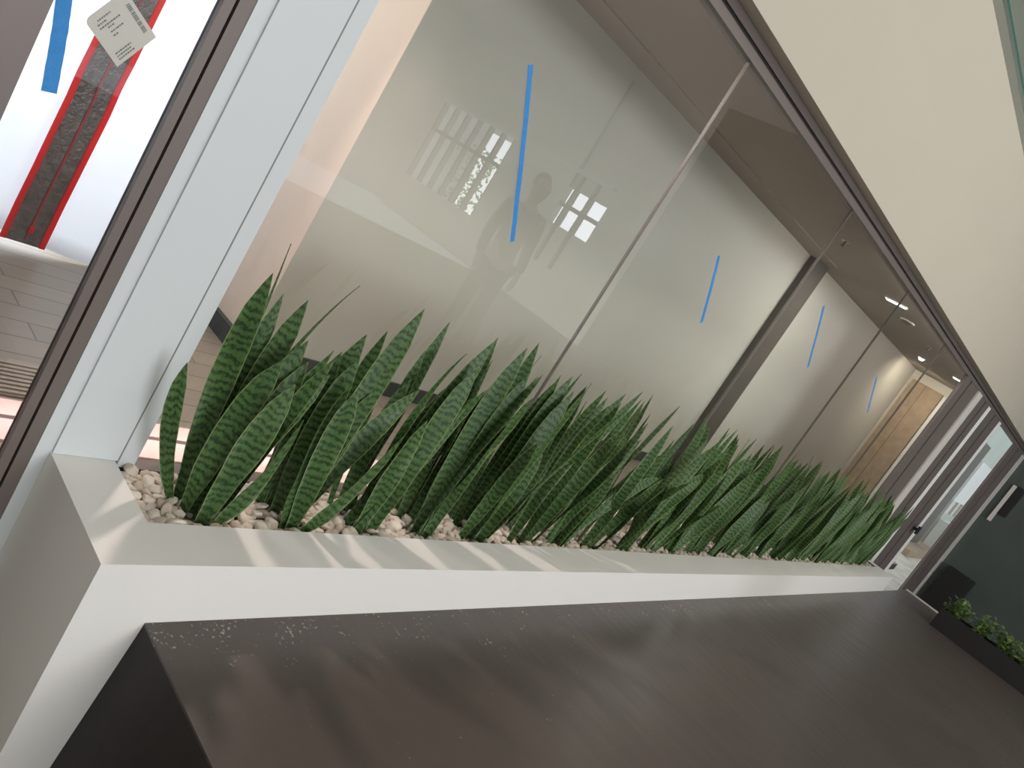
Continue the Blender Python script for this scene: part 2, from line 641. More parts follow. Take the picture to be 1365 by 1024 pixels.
a.data.foreach_set('value', tone)
for p in me.polygons:
    p.use_smooth = True
me.materials.append(M['pebble'])
o = bpy.data.objects.new('pebble_bed', me)
o.location = org
col.objects.link(o)
o['kind'] = 'stuff'
tag(o, 'bed of pale pebbles filling the far length of the white planter', 'pebbles')

# ---------------------------------------------------------------- snake plants
CAM_R = [[0.59662609, -0.61058539, 0.52079055], [0.1965589, -0.51799768, -0.83249204], [0.77807577, 0.59905249, -0.18903494]]
FPX = 1039.27


def leaf(mb, base, tip, width, face, bend, twist=0.3, vary=0.0, fold=0.2, n=20, full=0.56):
    """one sword leaf: base/tip in metres, width in metres, face = yaw of the blade normal (radians),
    bend = sideways sag (metres, vector) of the mid-point"""
    base, tip = Vector(base), Vector(tip)
    ctrl = (base + tip) / 2 + Vector(bend)
    prof = [(0, .40), (.12, .50), (.3, .76), (full, 1.0), (full + .14, .97), (.84, .78), (.92, .47), (.97, .2), (1, .015)]

    def w(t):
        for (a, x0), (b, x1) in zip(prof, prof[1:]):
            if t <= b:
                k = (t - a) / (b - a)
                return x0 + (x1 - x0) * (k * k * (3 - 2 * k) * 0.5 + k * 0.5)
        return prof[-1][1]
    L = (tip - base).length * 1.03
    nrm0 = Vector((math.cos(face), math.sin(face), 0))
    voff = rnd.uniform(0, 5)
    uoff = 0.0
    wob = rnd.uniform(0, 6.28)
    vs, uvs = [], []
    m_ = 7
    for i in range(n + 1):
        t = i / n
        p = base * (1 - t) ** 2 + ctrl * 2 * t * (1 - t) + tip * t * t
        d = ((ctrl - base) * (1 - t) + (tip - ctrl) * t).normalized()
        nn = (nrm0 - d * nrm0.dot(d)).normalized()
        nn = (Matrix.Rotation(twist * (t - 0.4), 3, d) @ nn).normalized()
        s = d.cross(nn).normalized()
        hw = w(t) * width / 2
        fo = fold * (1.8 - 1.5 * t) * hw
        wave = 0.16 * width * math.sin(5.0 * t * 2 + wob) * min(1, t * 3) * (1 - t)
        thick = 0.0016 * (1 - 0.6 * t) + 0.0006
        for side in (1, -1):
            rng = range(m_) if side == 1 else range(m_ - 1, -1, -1)
            for j in rng:
                q = j / (m_ - 1) * 2 - 1
                edge = 1 - q * q
                vs.append(p + s * (q * hw) + nn * (q * q * fo - fo * .5 + wave * q + side * thick * edge))
                uvs.append((q * .5 + .5, t * L + voff))
    k = 2 * m_
    fs = []
    for i in range(n):
        for j in range(k):
            j2 = (j + 1) % k
            fs.append((i * k + j, i * k + j2, (i + 1) * k + j2, (i + 1) * k + j))
    fs.append(tuple(range(k - 1, -1, -1)))
    fs.append(tuple(n * k + j for j in range(k)))
    mb.add(vs, fs, uvs)


def px(u, v, Y):
    """a point of the survey at depth Y (survey units) seen at photo position u, v"""
    q = (u - 682.5, v - 512.0, FPX)
    d = [sum(CAM_R[r][c] * q[r] for r in range(3)) for c in range(3)]
    return P(d[0] * Y / d[1], Y, d[2] * Y / d[1])


# leaves measured one by one on the nearest plants:
# (base x, base y), tip u, v, tip depth, width, blade yaw, sideways bend (x, y, z), twist
FACE = -2.2
HERO = {
    0: [((.652, .925), 250, 483, .94, .042, -2.3, (-.035, 0, 0), .5),
        ((.660, .935), 364, 364, .955, .062, -2.3, (-.02, 0, 0), .3),
        ((.672, .955), 388, 325, .975, .030, -1.0, (.01, 0, .0), .4),
        ((.668, .95), 378, 392, .97, .050, -2.0, (.0, 0, 0), .3),
        ((.680, .93), 411, 400, .95, .060, -2.4, (-.01, 0, .01), .4),
        ((.690, .94), 480, 381, .96, .026, -1.2, (-.05, 0, .06), .6),
        ((.668, .90), 411, 454, .915, .066, -2.2, (-.02, -.01, 0), .2),
        ((.676, .89), 411, 482, .90, .068, -2.1, (-.01, -.01, 0), .2),
        ((.655, .905), 378, 480, .90, .066, -2.5, (-.03, -.01, .01), .5),
        ((.672, .878), 394, 512, .87, .070, -2.0, (-.015, -.01, 0), .3),
        ((.680, .875), 405, 560, .85, .052, -1.5, (.01, -.02, -.03), .9),
        ((.685, .90), 440, 500, .90, .060, -2.2, (-.02, 0, .02), .4)],
    1: [((.815, .925), 489, 446, .95, .066, -2.3, (-.02, 0, .01), .3),
        ((.835, .890), 566, 412, .91, .066, -2.2, (-.02, -.01, .01), .35),
        ((.845, .93), 517, 441, .97, .045, -2.6, (0, 0, 0), .3),
        ((.805, .935), 456, 469, .955, .060, -2.3, (-.01, 0, .01), .3),
        ((.835, .885), 506, 516, .895, .060, -2.0, (-.02, 0, 0), .4),
        ((.840, .878), 478, 520, .875, .064, -2.1, (-.015, -.01, 0), .3),
        ((.845, .874), 540, 580, .85, .050, -1.7, (.0, -.02, -.03), .9),
        ((.82, .91), 480, 478, .92, .060, -2.2, (-.02, 0, 0), .3),
        ((.815, .945), 440, 505, .955, .055, -2.4, (-.01, 0, 0), .3),
        ((.85, .90), 560, 520, .91, .056, -2.2, (-.02, 0, .03), .5)],
    2: [((.985, .90), 622, 472, .915, .040, -1.4, (-.05, 0, .08), .5),
        ((.99, .945), 567, 467, .965, .045, -2.0, (0, 0, 0), .3),
        ((1.00, .955), 600, 429, .975, .046, -2.2, (-.01, 0, 0), .3),
        ((1.005, .885), 660, 455, .905, .064, -2.2, (-.03, 0, .01), .3),
        ((1.01, .877), 638, 490, .885, .066, -2.1, (-.02, -.01, .01), .3),
        ((.975, .935), 548, 505, .95, .050, -2.4, (-.02, 0, 0), .4),
        ((1.0, .92), 620, 500, .93, .058, -2.3, (-.02, 0, .01), .3),
        ((.98, .878), 570, 560, .875, .056, -2.0, (-.01, -.01, -.01), .5),
        ((1.02, .90), 648, 520, .90, .05, -1.9, (-.02, 0, .02), .5)],
    3: [((1.14, .885), 703, 464, .905, .064, -2.2, (-.025, 0, .01), .3),
        ((1.15, .945), 664, 450, .965, .055, -2.2, (-.01, 0, 0), .3),
        ((1.17, .955), 722, 474, .975, .036, -1.2, (0, 0, 0), .3),
        ((1.165, .878), 705, 500, .885, .066, -2.2, (-.02, -.01, 0), .3),
        ((1.15, .92), 690, 482, .93, .060, -2.3, (-.02, 0, .01), .3),
        ((1.13, .93), 630, 500, .95, .050, -2.3, (-.01, 0, 0), .3),
        ((1.16, .90), 712, 530, .90, .055, -2.0, (-.02, 0, .02), .5)],
    4: [((1.31, .89), 763, 502, .91, .064, -2.2, (-.02, 0, .01), .3),
        ((1.32, .95), 776, 498, .97, .046, -1.6, (0, 0, 0), .3),
        ((1.30, .88), 765, 522, .89, .064, -2.2, (-.02, -.01, 0), .3),
        ((1.30, .93), 742, 508, .95, .055, -2.3, (-.01, 0, .0), .3)],
    5: [((1.46, .89), 810, 530, .91, .060, -2.2, (-.02, 0, .01), .3),
        ((1.47, .95), 835, 525, .965, .056, -2.1, (-.01, 0, 0), .3),
        ((1.48, .93), 857, 522, .95, .046, -2.2, (0, 0, 0), .3)],
}
ordinal = ['first', 'second', 'third', 'fourth', 'fifth', 'sixth', 'seventh', 'eighth', 'ninth', 'tenth', 'eleventh', 'twelfth',
           'thirteenth', 'fourteenth', 'fifteenth', 'sixteenth', 'seventeenth', 'eighteenth', 'nineteenth', 'twentieth',
           'twenty-first', 'twenty-second', 'twenty-third', 'twenty-fourth', 'twenty-fifth', 'twenty-sixth', 'twenty-seventh']
NP = len(plant_x)
for i, xc in enumerate(plant_x):
    mb = MB()
    hero = HERO.get(i, [])
    for (bx_, by_), u, v, ty, wd, yaw, bend, tw in hero:
        leaf(mb, P(bx_, by_, ZS - 0.01), px(u, v, ty), wd * 1.2, yaw, [S * b for b in bend], tw)
    want = (13, 13, 14, 14, 14, 14)[i] if i < 6 else 14
    for k in range(max(2 if i < 2 else 3, want - len(hero))):
        front = k % 2
        bx_ = xc + rnd.uniform(-0.045, 0.045)
        by_ = (0.882 if front else 0.94) + rnd.uniform(-0.012, 0.014)
        h = rnd.uniform(0.22, 0.40) if i > 2 else rnd.uniform(0.2, 0.31)
        if i > 3 and k < 3:
            h = rnd.uniform(0.38, 0.43)
        lean = rnd.uniform(-0.06, 0.12) + (0.03 if front else -0.01)
        tx = bx_ + lean * h / 0.35
        ty = by_ + rnd.uniform(-0.03, 0.03) + (-0.015 if front else 0.01)
        ty = min(ty, 0.982)
        flop = rnd.random() < 0.16
        if flop:
            tx = bx_ + rnd.uniform(.16, .26)
            h = rnd.uniform(.20, .30)
        tip = P(tx, ty, ZR + h)
        wd = rnd.uniform(0.052, 0.080) * (0.75 + 0.6 * h)
        yaw = rnd.choice((-2.2, -2.0, -2.5, -1.2, -3.0, -0.7)) + rnd.uniform(-0.5, 0.5)
        leaf(mb, P(bx_, by_, ZS - 0.01), tip, wd, yaw, (S * rnd.uniform(-0.042, 0.02), S * rnd.uniform(-0.014, 0.012), S * 0.07 if flop else 0.0), rnd.uniform(-1.0, 1.2), full=rnd.uniform(.48, .62))
    o = mb.build('snake_plant', M['leaf'], smooth=True, origin=P(xc, 0.91, ZS))
    if i == 0:
        lab = 'banded green snake plant nearest the pale post, first from the left in the planter'
    elif i == NP - 1:
        lab = 'last banded snake plant at the far right end of the white planter'
    else:
        lab = ordinal[i] + ' banded green snake plant along the white planter, counted from the pale post'
    tag(o, lab, 'plant', 'snake plants in the white planter')

# ---------------------------------------------------------------- glazing of the main window
YG = 1.006
win = struct_empty('window_1', P(0.6, YG, ZF), 'long frameless glass wall behind the white planter', 'window')
joints = [0.590, 1.412, 2.236, 3.05, 3.880, 4.556]
ZH = 0.503
for a_, b_ in zip(joints, joints[1:]):
    m = MB()
    m.box(a_ + 0.002, b_ - 0.002, YG, YG + 0.006, ZR - 0.03, ZH + 0.012)
    m.build('glass_pane', M['glass'], win)
for j in joints[1:-1]:
    m = MB()
    m.box(j - 0.0014, j + 0.0014, YG - 0.001, YG + 0.007, ZR - 0.03, ZH)
    m.build('joint_seal', mat('grey_silicone', srgb(112, 106, 100), 0.4), win)
for nm, z0, z1, y0, mt in (('head_frame', ZH, 0.522, 0.998, M['dark_frame']), ('head_gap', 0.522, 0.530, 1.004, M['gasket']), ('head_frame', 0.530, 0.56, 0.998, M['dark_frame'])):
    m = MB()
    m.box(0.60, 8.0, y0, 1.03, z0, z1)
    m.build(nm, mt, win)
m = MB()
m.box(0.576, PX1, 1.0005, 1.03, ZF, ZR - 0.012)
m.build('sill', M['dark_frame'], win)

# pale post
t = struct_empty('trim_3', P(0.48, 1.0, ZL), 'pale painted post between the planter and the left glass', 'post')
m = MB()
m.box(0.4845, 0.576, 0.9965, 1.03, ZR + 0.0005, 1.2)
m.build('post_face', M['post'], t)
m = MB()
m.box(0.463, 0.4845, 1.0005, 1.03, ZL, 1.2)
m.build('post_return', M['post'], t)
m = MB()
m.box(0.5785, 0.604, 0.9972, 1.012, ZR - 0.01, 1.2)
m.build('post_jamb', M['post'], t)
m = MB()
m.box(0.576, 0.5785, 0.9966, 1.012, ZR - 0.01, 1.2)
m.build('post_seam', mat('post_seam_grey', srgb(120, 124, 120), .5), t)

# left glazing (door leaf in dark frame)
w2 = struct_empty('window_2', P(0.27, 1.01, ZL), 'dark framed glass panel left of the pale post', 'window')
for nm, x0, x1, y0, mt in (('frame_stile', 0.428, 0.4405, 1.002, M['dark_frame']), ('frame_gap', 0.4405, 0.4445, 1.012, M['gasket']),
                           ('frame_stile', 0.4445, 0.463, 1.002, M['dark_frame']), ('frame_stile', 0.10, 0.272, 0.998, M['dark_frame'])):
    m = MB()
    m.box(x0, x1, y0, 1.019, ZL, 0.9)
    m.build(nm, mt, w2)
m = MB()
m.box(0.272, 0.428, 1.012, 1.017, ZF + 0.02, 0.9)
m.build('glass_pane', M['glass_left'], w2)
m = MB()
m.box(0.272, 0.428, 1.005, 1.03, ZL, ZF + 0.02)
m.build('bottom_rail', M['dark_frame'], w2)
o = boxobj('wall_left', (-2.6, 0.10, 1.0, 1.03, ZL, 0.9), M['wall_paint'])
struct(o, 'wall left of the glass panel', 'wall')

# ---------------------------------------------------------------- bulkhead over the glazing
YK = 0.958
m = MB()
m.box(-2.6, 8.019, YK, 1.03, 0.549, 0.817)
m.box(-2.6, 0.463, 1.0, 1.03, 0.817, 0.9)
o = m.build('wall_upper', M['bulkhead'], origin=P(2, YK, 0.549))
struct(o, 'white painted wall band above the glazing', 'wall')
YT, ZT_ = 0.966, 1.0955
m = MB()
m.hexa([P(-2.6, YK + .008, 0.817), P(8.5, YK + .008, 0.817), P(8.5, 1.03, 0.817), P(-2.6, 1.03, 0.817),
        P(-2.6, YT, ZT_), P(8.5, YT, ZT_), P(8.5, 1.03, ZT_), P(-2.6, 1.03, ZT_)])
o = m.build('trim_4', M['bulkhead'], origin=P(2, YK, 0.817))
struct(o, 'upper off-white fascia band of the mezzanine edge', 'trim')
m = MB()
m.box(-2.6, 8.5, YT + 0.03, 2.6, ZT_, ZT_ + .034)
o = m.build('floor_mezzanine', M['wall_paint'], origin=P(2, YT, ZT_))
struct(o, 'mezzanine slab edge above the off-white fascia', 'floor')
gr = thing('glass_railing', 'frameless glass railing with green edge along the mezzanine above the off-white fascia', 'railing', P(2, YT, ZT_ + .034))
m = MB()
m.box(0.4, 8.0, YT + 0.002, YT + 0.010, 1.1495, 1.66)
m.build('glass_panel', M['glass_rail'], gr)
m = MB()
m.box(0.4, 8.0, YT, YT + 0.012, 1.142, 1.15)
m.build('green_edge', M['glass_edge'], gr)
m = MB()
for x_ in (0.8, 2.0, 3.2, 4.4, 5.6, 6.8, 8.0):
    m.box(x_ - 0.02, x_ + 0.02, YT + 0.012, YT + 0.04, ZT_ + .034, 1.18)
m.build('clamp', M['aluminium'], gr)

# ---------------------------------------------------------------- room behind the glass
XS = 1.19
o = boxobj('wall_back', (XS - .0118, 6.5, YB, YB + 0.05, ZF, ZC), M['back_wall'])
struct(o, 'pale back wall of the room behind the glass', 'wall')
o = boxobj('wall_side', (XS - 0.0125, XS, YB + .002, 3.2, ZF, ZC), M['side_wall'])
struct(o, 'beige return wall behind the first snake plant', 'wall')
BH = 0.052
o = boxobj('baseboard_back', (XS - 0.012, 6.45, YB - 0.008, YB, ZF, ZF + BH), M['baseboard'])
struct(o, 'dark baseboard of the back wall', 'baseboard')
o = boxobj('baseboard_side', (XS - 0.03, XS - 0.012, YB - 0.008, 3.2, ZF, ZF + BH), M['baseboard'])
struct(o, 'dark baseboard along the beige return wall', 'baseboard')
o = boxobj('ceiling', (-2.6, 6.5, 1.03, 3.2, ZC, ZC + 0.06), M['ceiling'])
struct(o, 'ceiling of the room behind the glass', 'ceiling')
# shallow drop along the back wall and across beyond the column
o = boxobj('ceiling_drop', (XS, 3.765, 1.59, YB, ZC - 0.004, ZC), M['ceiling'])
struct(o, 'shallow ceiling band along the back wall', 'ceiling')
o = boxobj('column', (3.762, 3.93, 1.694, YB, ZF, ZC), M['column'])
struct(o, 'dark concrete column against the back wall', 'column')
o = boxobj('wall_end', (6.45, 6.5, 1.20, YB, ZF, ZC), M['wall_paint'])
struct(o, 'end wall of the room behind the glass', 'wall')
d1 = struct_empty('door_1', P(6.44, 1.6, ZF), 'tan stone clad panel on the end wall', 'panel')
m = MB()
m.box(6.43, 6.45, 1.468, 1.709, ZF, 0.505)
m.build('panel', M['stone'], d1)
m = MB()
m.box(6.428, 6.431, 1.60, 1.603, ZF, 0.505)
m.build('panel_joint', M['dark_frame'], d1)
m = MB()
m.box(6.42, 6.45, 1.40, 1.455, ZF, 0.495)
m.build('white_jamb', M['white'], d1)
# far left wall and sheet side of the corridor
o = boxobj('wall_corridor', (-2.6, -0.4, 2.1, 2.15, ZF, ZC), M['wall_paint'])
struct(o, 'wall at the far left of the corridor', 'wall')
o = boxobj('wall_far', (-2.6, -2.55, 1.03, 3.2, ZF, ZC), M['wall_paint'])
struct(o)

# ---------------------------------------------------------------- dust barrier sheet with zipper
SY = 2.1
sh = thing('dust_barrier', 'white translucent plastic dust sheet hung across the corridor behind the left glass', 'plastic sheet', P(0.6, SY, ZF))
m = MB()
nx, nz = 60, 24
vs = []
for k in range(nz + 1):
    for i in range(nx + 1):
        x_ = -0.4 + (XS - 0.012 + 0.4) * i / nx
        z_ = -0.695 - 0.03 * max(0, min(1, (x_ - 0.66) / 0.3)) + (ZC + 0.70) * k / nz
        z_ = min(z_, ZC)
        y_ = SY + 0.010 * math.sin(x_ * 14) * (1 - 0.5 * k / nz) + 0.012 * noise.noise(Vector((x_ * 5, z_ * 2.5, 0)))
        vs.append(P(x_, y_, z_))
fs = [(k * (nx + 1) + i, k * (nx + 1) + i + 1, (k + 1) * (nx + 1) + i + 1, (k + 1) * (nx + 1) + i) for k in range(nz) for i in range(nx)]
m.add(vs, fs)
so = m.build('sheet', M['sheet'], sh, smooth=True)
sd = so.modifiers.new('thickness', 'SOLIDIFY')
sd.thickness = 0.0015
ZX0, ZX1 = 0.655, 0.757


def strip(mb, x0, x1, z0, z1, y, amp=0.003, n=40, lean=0.0, th=0.003):
    vs = []
    for k in range(n + 1):
        z_ = z0 + (z1 - z0) * k / n
        dx = amp * noise.noise(Vector((z_ * 9, x0 * 3, 0.3))) + lean * (z_ - z0)
        for yy in (y, y + th):
            vs.append(P(x0 + dx, yy, z_))
            vs.append(P(x1 + dx, yy, z_))
    fs = []
    for k in range(n):
        a = 4 * k
        b = a + 4
        fs += [(a, a + 1, b + 1, b), (a + 3, a + 2, b + 2, b + 3), (a + 2, a, b, b + 2), (a + 1, a + 3, b + 3, b + 1)]
    fs += [(0, 2, 3, 1), (4 * n, 4 * n + 1, 4 * n + 3, 4 * n + 2)]
    mb.add(vs, fs)


zp = MB()
strip(zp, ZX0 + 0.012, ZX1 - 0.012, ZF + 0.018, ZC - 0.02, SY - 0.033, lean=0.012)
z_obj = zp.build('zipper_panel', M['zip_black'], sh)
z_obj['label'] = 'black zipper panel with red borders on the sheet'
for x0, x1 in ((ZX0, ZX0 + 0.014), (ZX1 - 0.014, ZX1)):
    zp = MB()
    strip(zp, x0, x1, ZF + 0.018, ZC - 0.02, SY - 0.036, lean=0.012)
    zp.build('zipper_border', M['red'], sh)
zp = MB()
strip(zp, 0.708, 0.7125, ZF + 0.03, ZC - 0.02, SY - 0.036, lean=0.012)
zp.build('zipper_teeth', M['zip_red_dark'], sh)
m = MB()
m.box(0.704, 0.716, SY - 0.042, SY - 0.036, ZF + 0.05, ZF + 0.07)
m.build('zipper_slider', M['red'], sh, bevel=0.002)

# ---------------------------------------------------------------- tape strips and label on the glass
def tape(u0, v0, u1, v1, wd, label, Y=YG - 0.002, fold=True, n=24):
    a, b = px(u0, v0, Y), px(u1, v1, Y)
    d = b - a
    s = Vector((-d.z, 0, d.x)).normalized()
    if s.x < 0:
        s = -s
    mb = MB()
    vs = []
    for k in range(n + 1):
        t = k / n
        p = a + d * t + s * (0.0035 * math.sin(3.2 * t + 0.4) + 0.0012 * noise.noise(Vector((t * 12, u0, 0))))
        h = wd / 2 * (1 + 0.05 * noise.noise(Vector((t * 20, v0, 1))))
        for q in (-1, 1):
            for yy in (0.0, 0.0012):
                vs.append(p + s * (q * h) + Vector((0, -yy - 0.0008 * abs(math.sin(9 * t)), 0)))
    fs = []
    for k in range(n):
        o = 4 * k
        e = o + 4
        fs += [(o + 1, o + 3, e + 3, e + 1), (o + 2, o, e, e + 2), (o, o + 1, e + 1, e), (o + 3, o + 2, e + 2, e + 3)]
    fs += [(0, 2, 3, 1), (4 * n, 4 * n + 1, 4 * n + 3, 4 * n + 2)]
    mb.add(vs, fs)
    ob = mb.build('tape_strip', M['tape'], origin=a)
    tag(ob, label, 'tape')
    return ob


tape(707, 86, 683, 322, 0.0185, 'longest blue painter tape strip, on the nearest pane of the long glass wall')
tape(958, 341, 935, 430, 0.019, 'blue painter tape strip on the second pane, left of the dark column')
tape(1098, 408, 1077, 489, 0.019, 'blue painter tape strip on the third pane, just right of the dark column')
tape(1168, 503, 1156, 550, 0.019, 'short thin blue tape strip on the farthest taped pane, near the tan panel')
tape(88, -40, 66, 123, 0.030, 'wide blue tape strip hanging on the left glass beside the red zipper', Y=1.0095)

lb = thing('paper_label', 'grey printed paper label stuck on the left glass over the red zipper', 'label', px(157, 45, 1.0115))
Yl = 1.0105
c0, c1, c2, c3 = px(112, 27, Yl), px(167, -14, Yl), px(201, 63, Yl), px(156, 89, Yl)
# flat card with two rounded corners, thickness towards the room
ex = (c1 - c0)
ey = (c3 - c0)
mb = MB()
ring = []
for (cu, cv, a0) in ((0.14, 0.10, 180), (0.86, 0.10, 270), (1.0, 1.0, None), (0.0, 1.0, None)):
    if a0 is None:
        ring.append(c0 + ex * cu + ey * cv)
    else:
        for k in range(7):
            an = math.radians(a0 + 90 * k / 6)
            ring.append(c0 + ex * (cu + 0.14 * math.cos(an)) + ey * (cv + 0.10 * math.sin(an)))
n = len(ring)
mb.add(ring + [r + Vector((0, -0.0014, 0)) for r in ring], [tuple(range(n)), tuple(range(2 * n - 1, n - 1, -1))] + [(i, i + n, (i + 1) % n + n, (i + 1) % n) for i in range(n)])
mb.build('card', M['label'], lb)


def ink(cu, cv, w_, h_):
    q = [c0 + ex * (cu + a * w_) + ey * (cv + b * h_) + Vector((0, -0.002, 0)) for a, b in ((0, 0), (1, 0), (1, 1), (0, 1))]
    return q


mb = MB()
r2 = random.Random(3)
for cv, u0, u1 in ((.13, .2, .5), (.2, .15, .34), (.27, .15, .62), (.33, .3, .45), (.42, .3, .6), (.5, .3, .38), (.78, .12, .5), (.84, .12, .46), (.9, .12, .5)):
    u = u0
    while u < u1:
        w_ = r2.uniform(.02, .055)
        mb.add(ink(u, cv, w_, .028), [(0, 1, 2, 3)])
        u += w_ + .015
u = .36
for k in range(18):                       # row of upright bars along the right side of the card
    mb.add(ink(.83, .22 + k * .033, .09, r2.choice((.010, .018, .022))), [(0, 1, 2, 3)])
mb.build('printing', M['ink'], lb)

# ---------------------------------------------------------------- ceiling fixtures behind the glass
def ceil_fix(name, label, cat, x, y, build, group=None):
    t = thing(name, label, cat, P(x, y, ZC), group)
    build(t, x, y)
    return t


def linear(L):
    def f(t, x, y):
        m = MB()
        m.box(x - .022, x + .022, y - L / 2, y + L / 2, ZC - .006, ZC)
        m.build('housing', M['white'], t)
        m = MB()
        m.box(x - .016, x + .016, y - L / 2 + .006, y + L / 2 - .006, ZC - .009, ZC - .006)
        m.build('diffuser', M['lamp'], t)
    return f


def dome(r, c):
    def f(t, x, y):
        p = P(x, y, ZC)
        m = MB()
        m.tube(p, p - Vector((0, 0, .012)), r, r * .95, 24)
        m.build('base_ring', M['white'], t, smooth=False)
        m = MB()
        m.tube(p - Vector((0, 0, .012)), p - Vector((0, 0, .035)), r * .8, r * .45, 24)
        m.build('dome', c, t)
    return f


def sprinkler(t, x, y):
    p = P(x, y, ZC)
    m = MB()
    m.tube(p, p - Vector((0, 0, .006)), .035, .03, 20)
    m.build('escutcheon', M['aluminium'], t)
    m = MB()
    m.tube(p - Vector((0, 0, .006)), p - Vector((0, 0, .04)), .012, .01, 12)
    m.tube(p - Vector((0, 0, .04)), p - Vector((0, 0, .044)), .022, .022, 12)
    m.build('head', M['dark_frame'], t)


ceil_fix('linear_light', 'bright linear ceiling light behind the third pane', 'ceiling light', 3.894, 1.303, linear(.11))
ceil_fix('linear_light', 'small linear ceiling light at the far end near the dark frame', 'ceiling light', 5.62, 1.275, linear(.06))
ceil_fix('smoke_detector', 'round dark smoke detector on the inner ceiling beside the bright linear light', 'smoke detector', 4.295, 1.335, dome(.075, M['dark_frame']))
ceil_fix('sprinkler', 'small dark sprinkler head on the inner ceiling near the dark column', 'sprinkler', 3.078, 1.333, sprinkler)
ceil_fix('sprinkler', 'far sprinkler head on the inner ceiling beyond the smoke detector', 'sprinkler', 4.831, 1.313, sprinkler)
ceil_fix('downlight', 'small round downlight glowing near the end wall', 'ceiling light', 5.529, 1.505, dome(.05, M['lamp']))

# ---------------------------------------------------------------- far frames and door at the right end
w3 = struct_empty('window_3', P(4.4, 1.0, ZL), 'dark framed glazed door at the right end of the planter', 'door')
for nm, x0, x1, y0, mt in (('frame', 4.556, 4.68, 1.000, M['dark_frame']), ('frame_gap', 4.68, 4.71, 1.012, M['gasket']), ('frame', 4.71, 4.955, 1.000, M['dark_frame']),
                           ('pale_post', 4.96, 5.095, 0.992, M['pale_edge']), ('frame', 5.10, 5.28, 1.0, M['dark_frame']), ('frame_gap', 5.28, 5.32, 1.012, M['gasket']),
                           ('frame', 5.32, 5.455, 1.0, M['dark_frame']), ('white_strip', 5.455, 5.55, 0.999, M['white']), ('frame', 5.56, 5.76, 1.0, M['dark_frame']), ('frame_gap', 5.76, 5.81, 1.012, M['gasket']),  # white strip here paints in the bright highlight between the frames
                           ('frame', 5.81, 6.03, 1.0, M['dark_frame']), ('white_strip', 6.03, 6.13, 0.999, M['white']),
                           ('frame', 7.15, 7.40, 1.0, M['dark_frame']), ('frame_gap', 7.40, 7.46, 1.012, M['gasket']), ('frame', 7.46, 7.78, 1.0, M['dark_frame']), ('pale_edge', 7.78, 8.0, 0.998, M['pale_edge'])):
    m = MB()
    m.box(x0, x1, y0, 1.018, ZL, ZH)
    m.build(nm, mt, w3)
m = MB()
m.box(6.13, 7.15, 1.012, 1.018, ZL + .03, ZH)
m.build('glass_pane', M['glass_left'], w3)
m = MB()
m.box(6.13, 7.15, 1.0, 1.02, ZL, ZL + .03)
m.build('bottom_rail', M['dark_frame'], w3)
m = MB()
m.box(5.88, 5.95, 0.960, 0.972, -.42, -.36)
m.box(5.90, 5.93, 0.972, 1.0, -.40, -.38)
m.build('door_handle', M['black'], w3, bevel=.004)

# dark wall at the far right
o = boxobj('wall_right', (8.02, 8.55, -3.6, 1.03, ZL, 2.3), M['dark_wall'])
struct(o, 'dark green grey wall at the far right', 'wall')
ds = thing('wall_reflection', 'dark upright rectangle built as a reflection in the dark wall at the far right', 'dark_reflection', P(8.01, .87, 0))  # dark and pale slabs stand in for reflections in the wall
m = MB()
m.box(7.99, 8.018, .835, .905, -.02, .27)
m.build('dark_reflection', M['black'], ds, bevel=.004)
m = MB()
m.box(7.98, 8.018, .905, .935, -.11, .26)
m.build('pale_reflection', M['pale_edge'], ds)
o = boxobj('low_cabinet', (7.90, 8.018, .70, .93, ZL, -.62), M['black'], bevel=.004)
tag(o, 'black low cabinet against the dark wall beside the glazed door frame', 'cabinet')

# ---------------------------------------------------------------- black trough with leafy plants
def leafy_mat():
    m = mat('leafy_green', srgb(86, 112, 54), 0.4, var=0.25, vscale=14)
    return m


M['leafy'] = leafy_mat()
TX0, TX1, TY0, TY1 = 5.0, 5.13, -0.62, 0.487
tr = thing('trough', 'low black plant trough standing on the far edge of the dark platform', 'planter', P(TX0, TY1, ZF))
ZT = ZF + .115
m = MB()
m.box(TX0, TX0 + .008, TY0, TY1, ZF, ZT)
m.box(TX1 - .008, TX1, TY0, TY1, ZF, ZT)
m.box(TX0 + .008, TX1 - .008, TY1 - .008, TY1, ZF, ZT)
m.box(TX0 + .008, TX1 - .008, TY0, TY0 + .008, ZF, ZT)
m.build('box', M['black'], tr)
m = MB()
m.box(TX0 + .008, TX1 - .008, TY0 + .008, TY1 - .008, ZF + .02, ZT - .02)
m.build('soil', M['soil'], tr)
places = ['first bushy green plant in the black trough, nearest the glazed door', 'second bushy green plant in the black trough, counted from the glazed door',
          'third bushy green plant in the black trough, counted from the glazed door', 'fourth bushy green plant in the black trough, counted from the glazed door',
          'fifth bushy green plant in the black trough, counted from the glazed door']
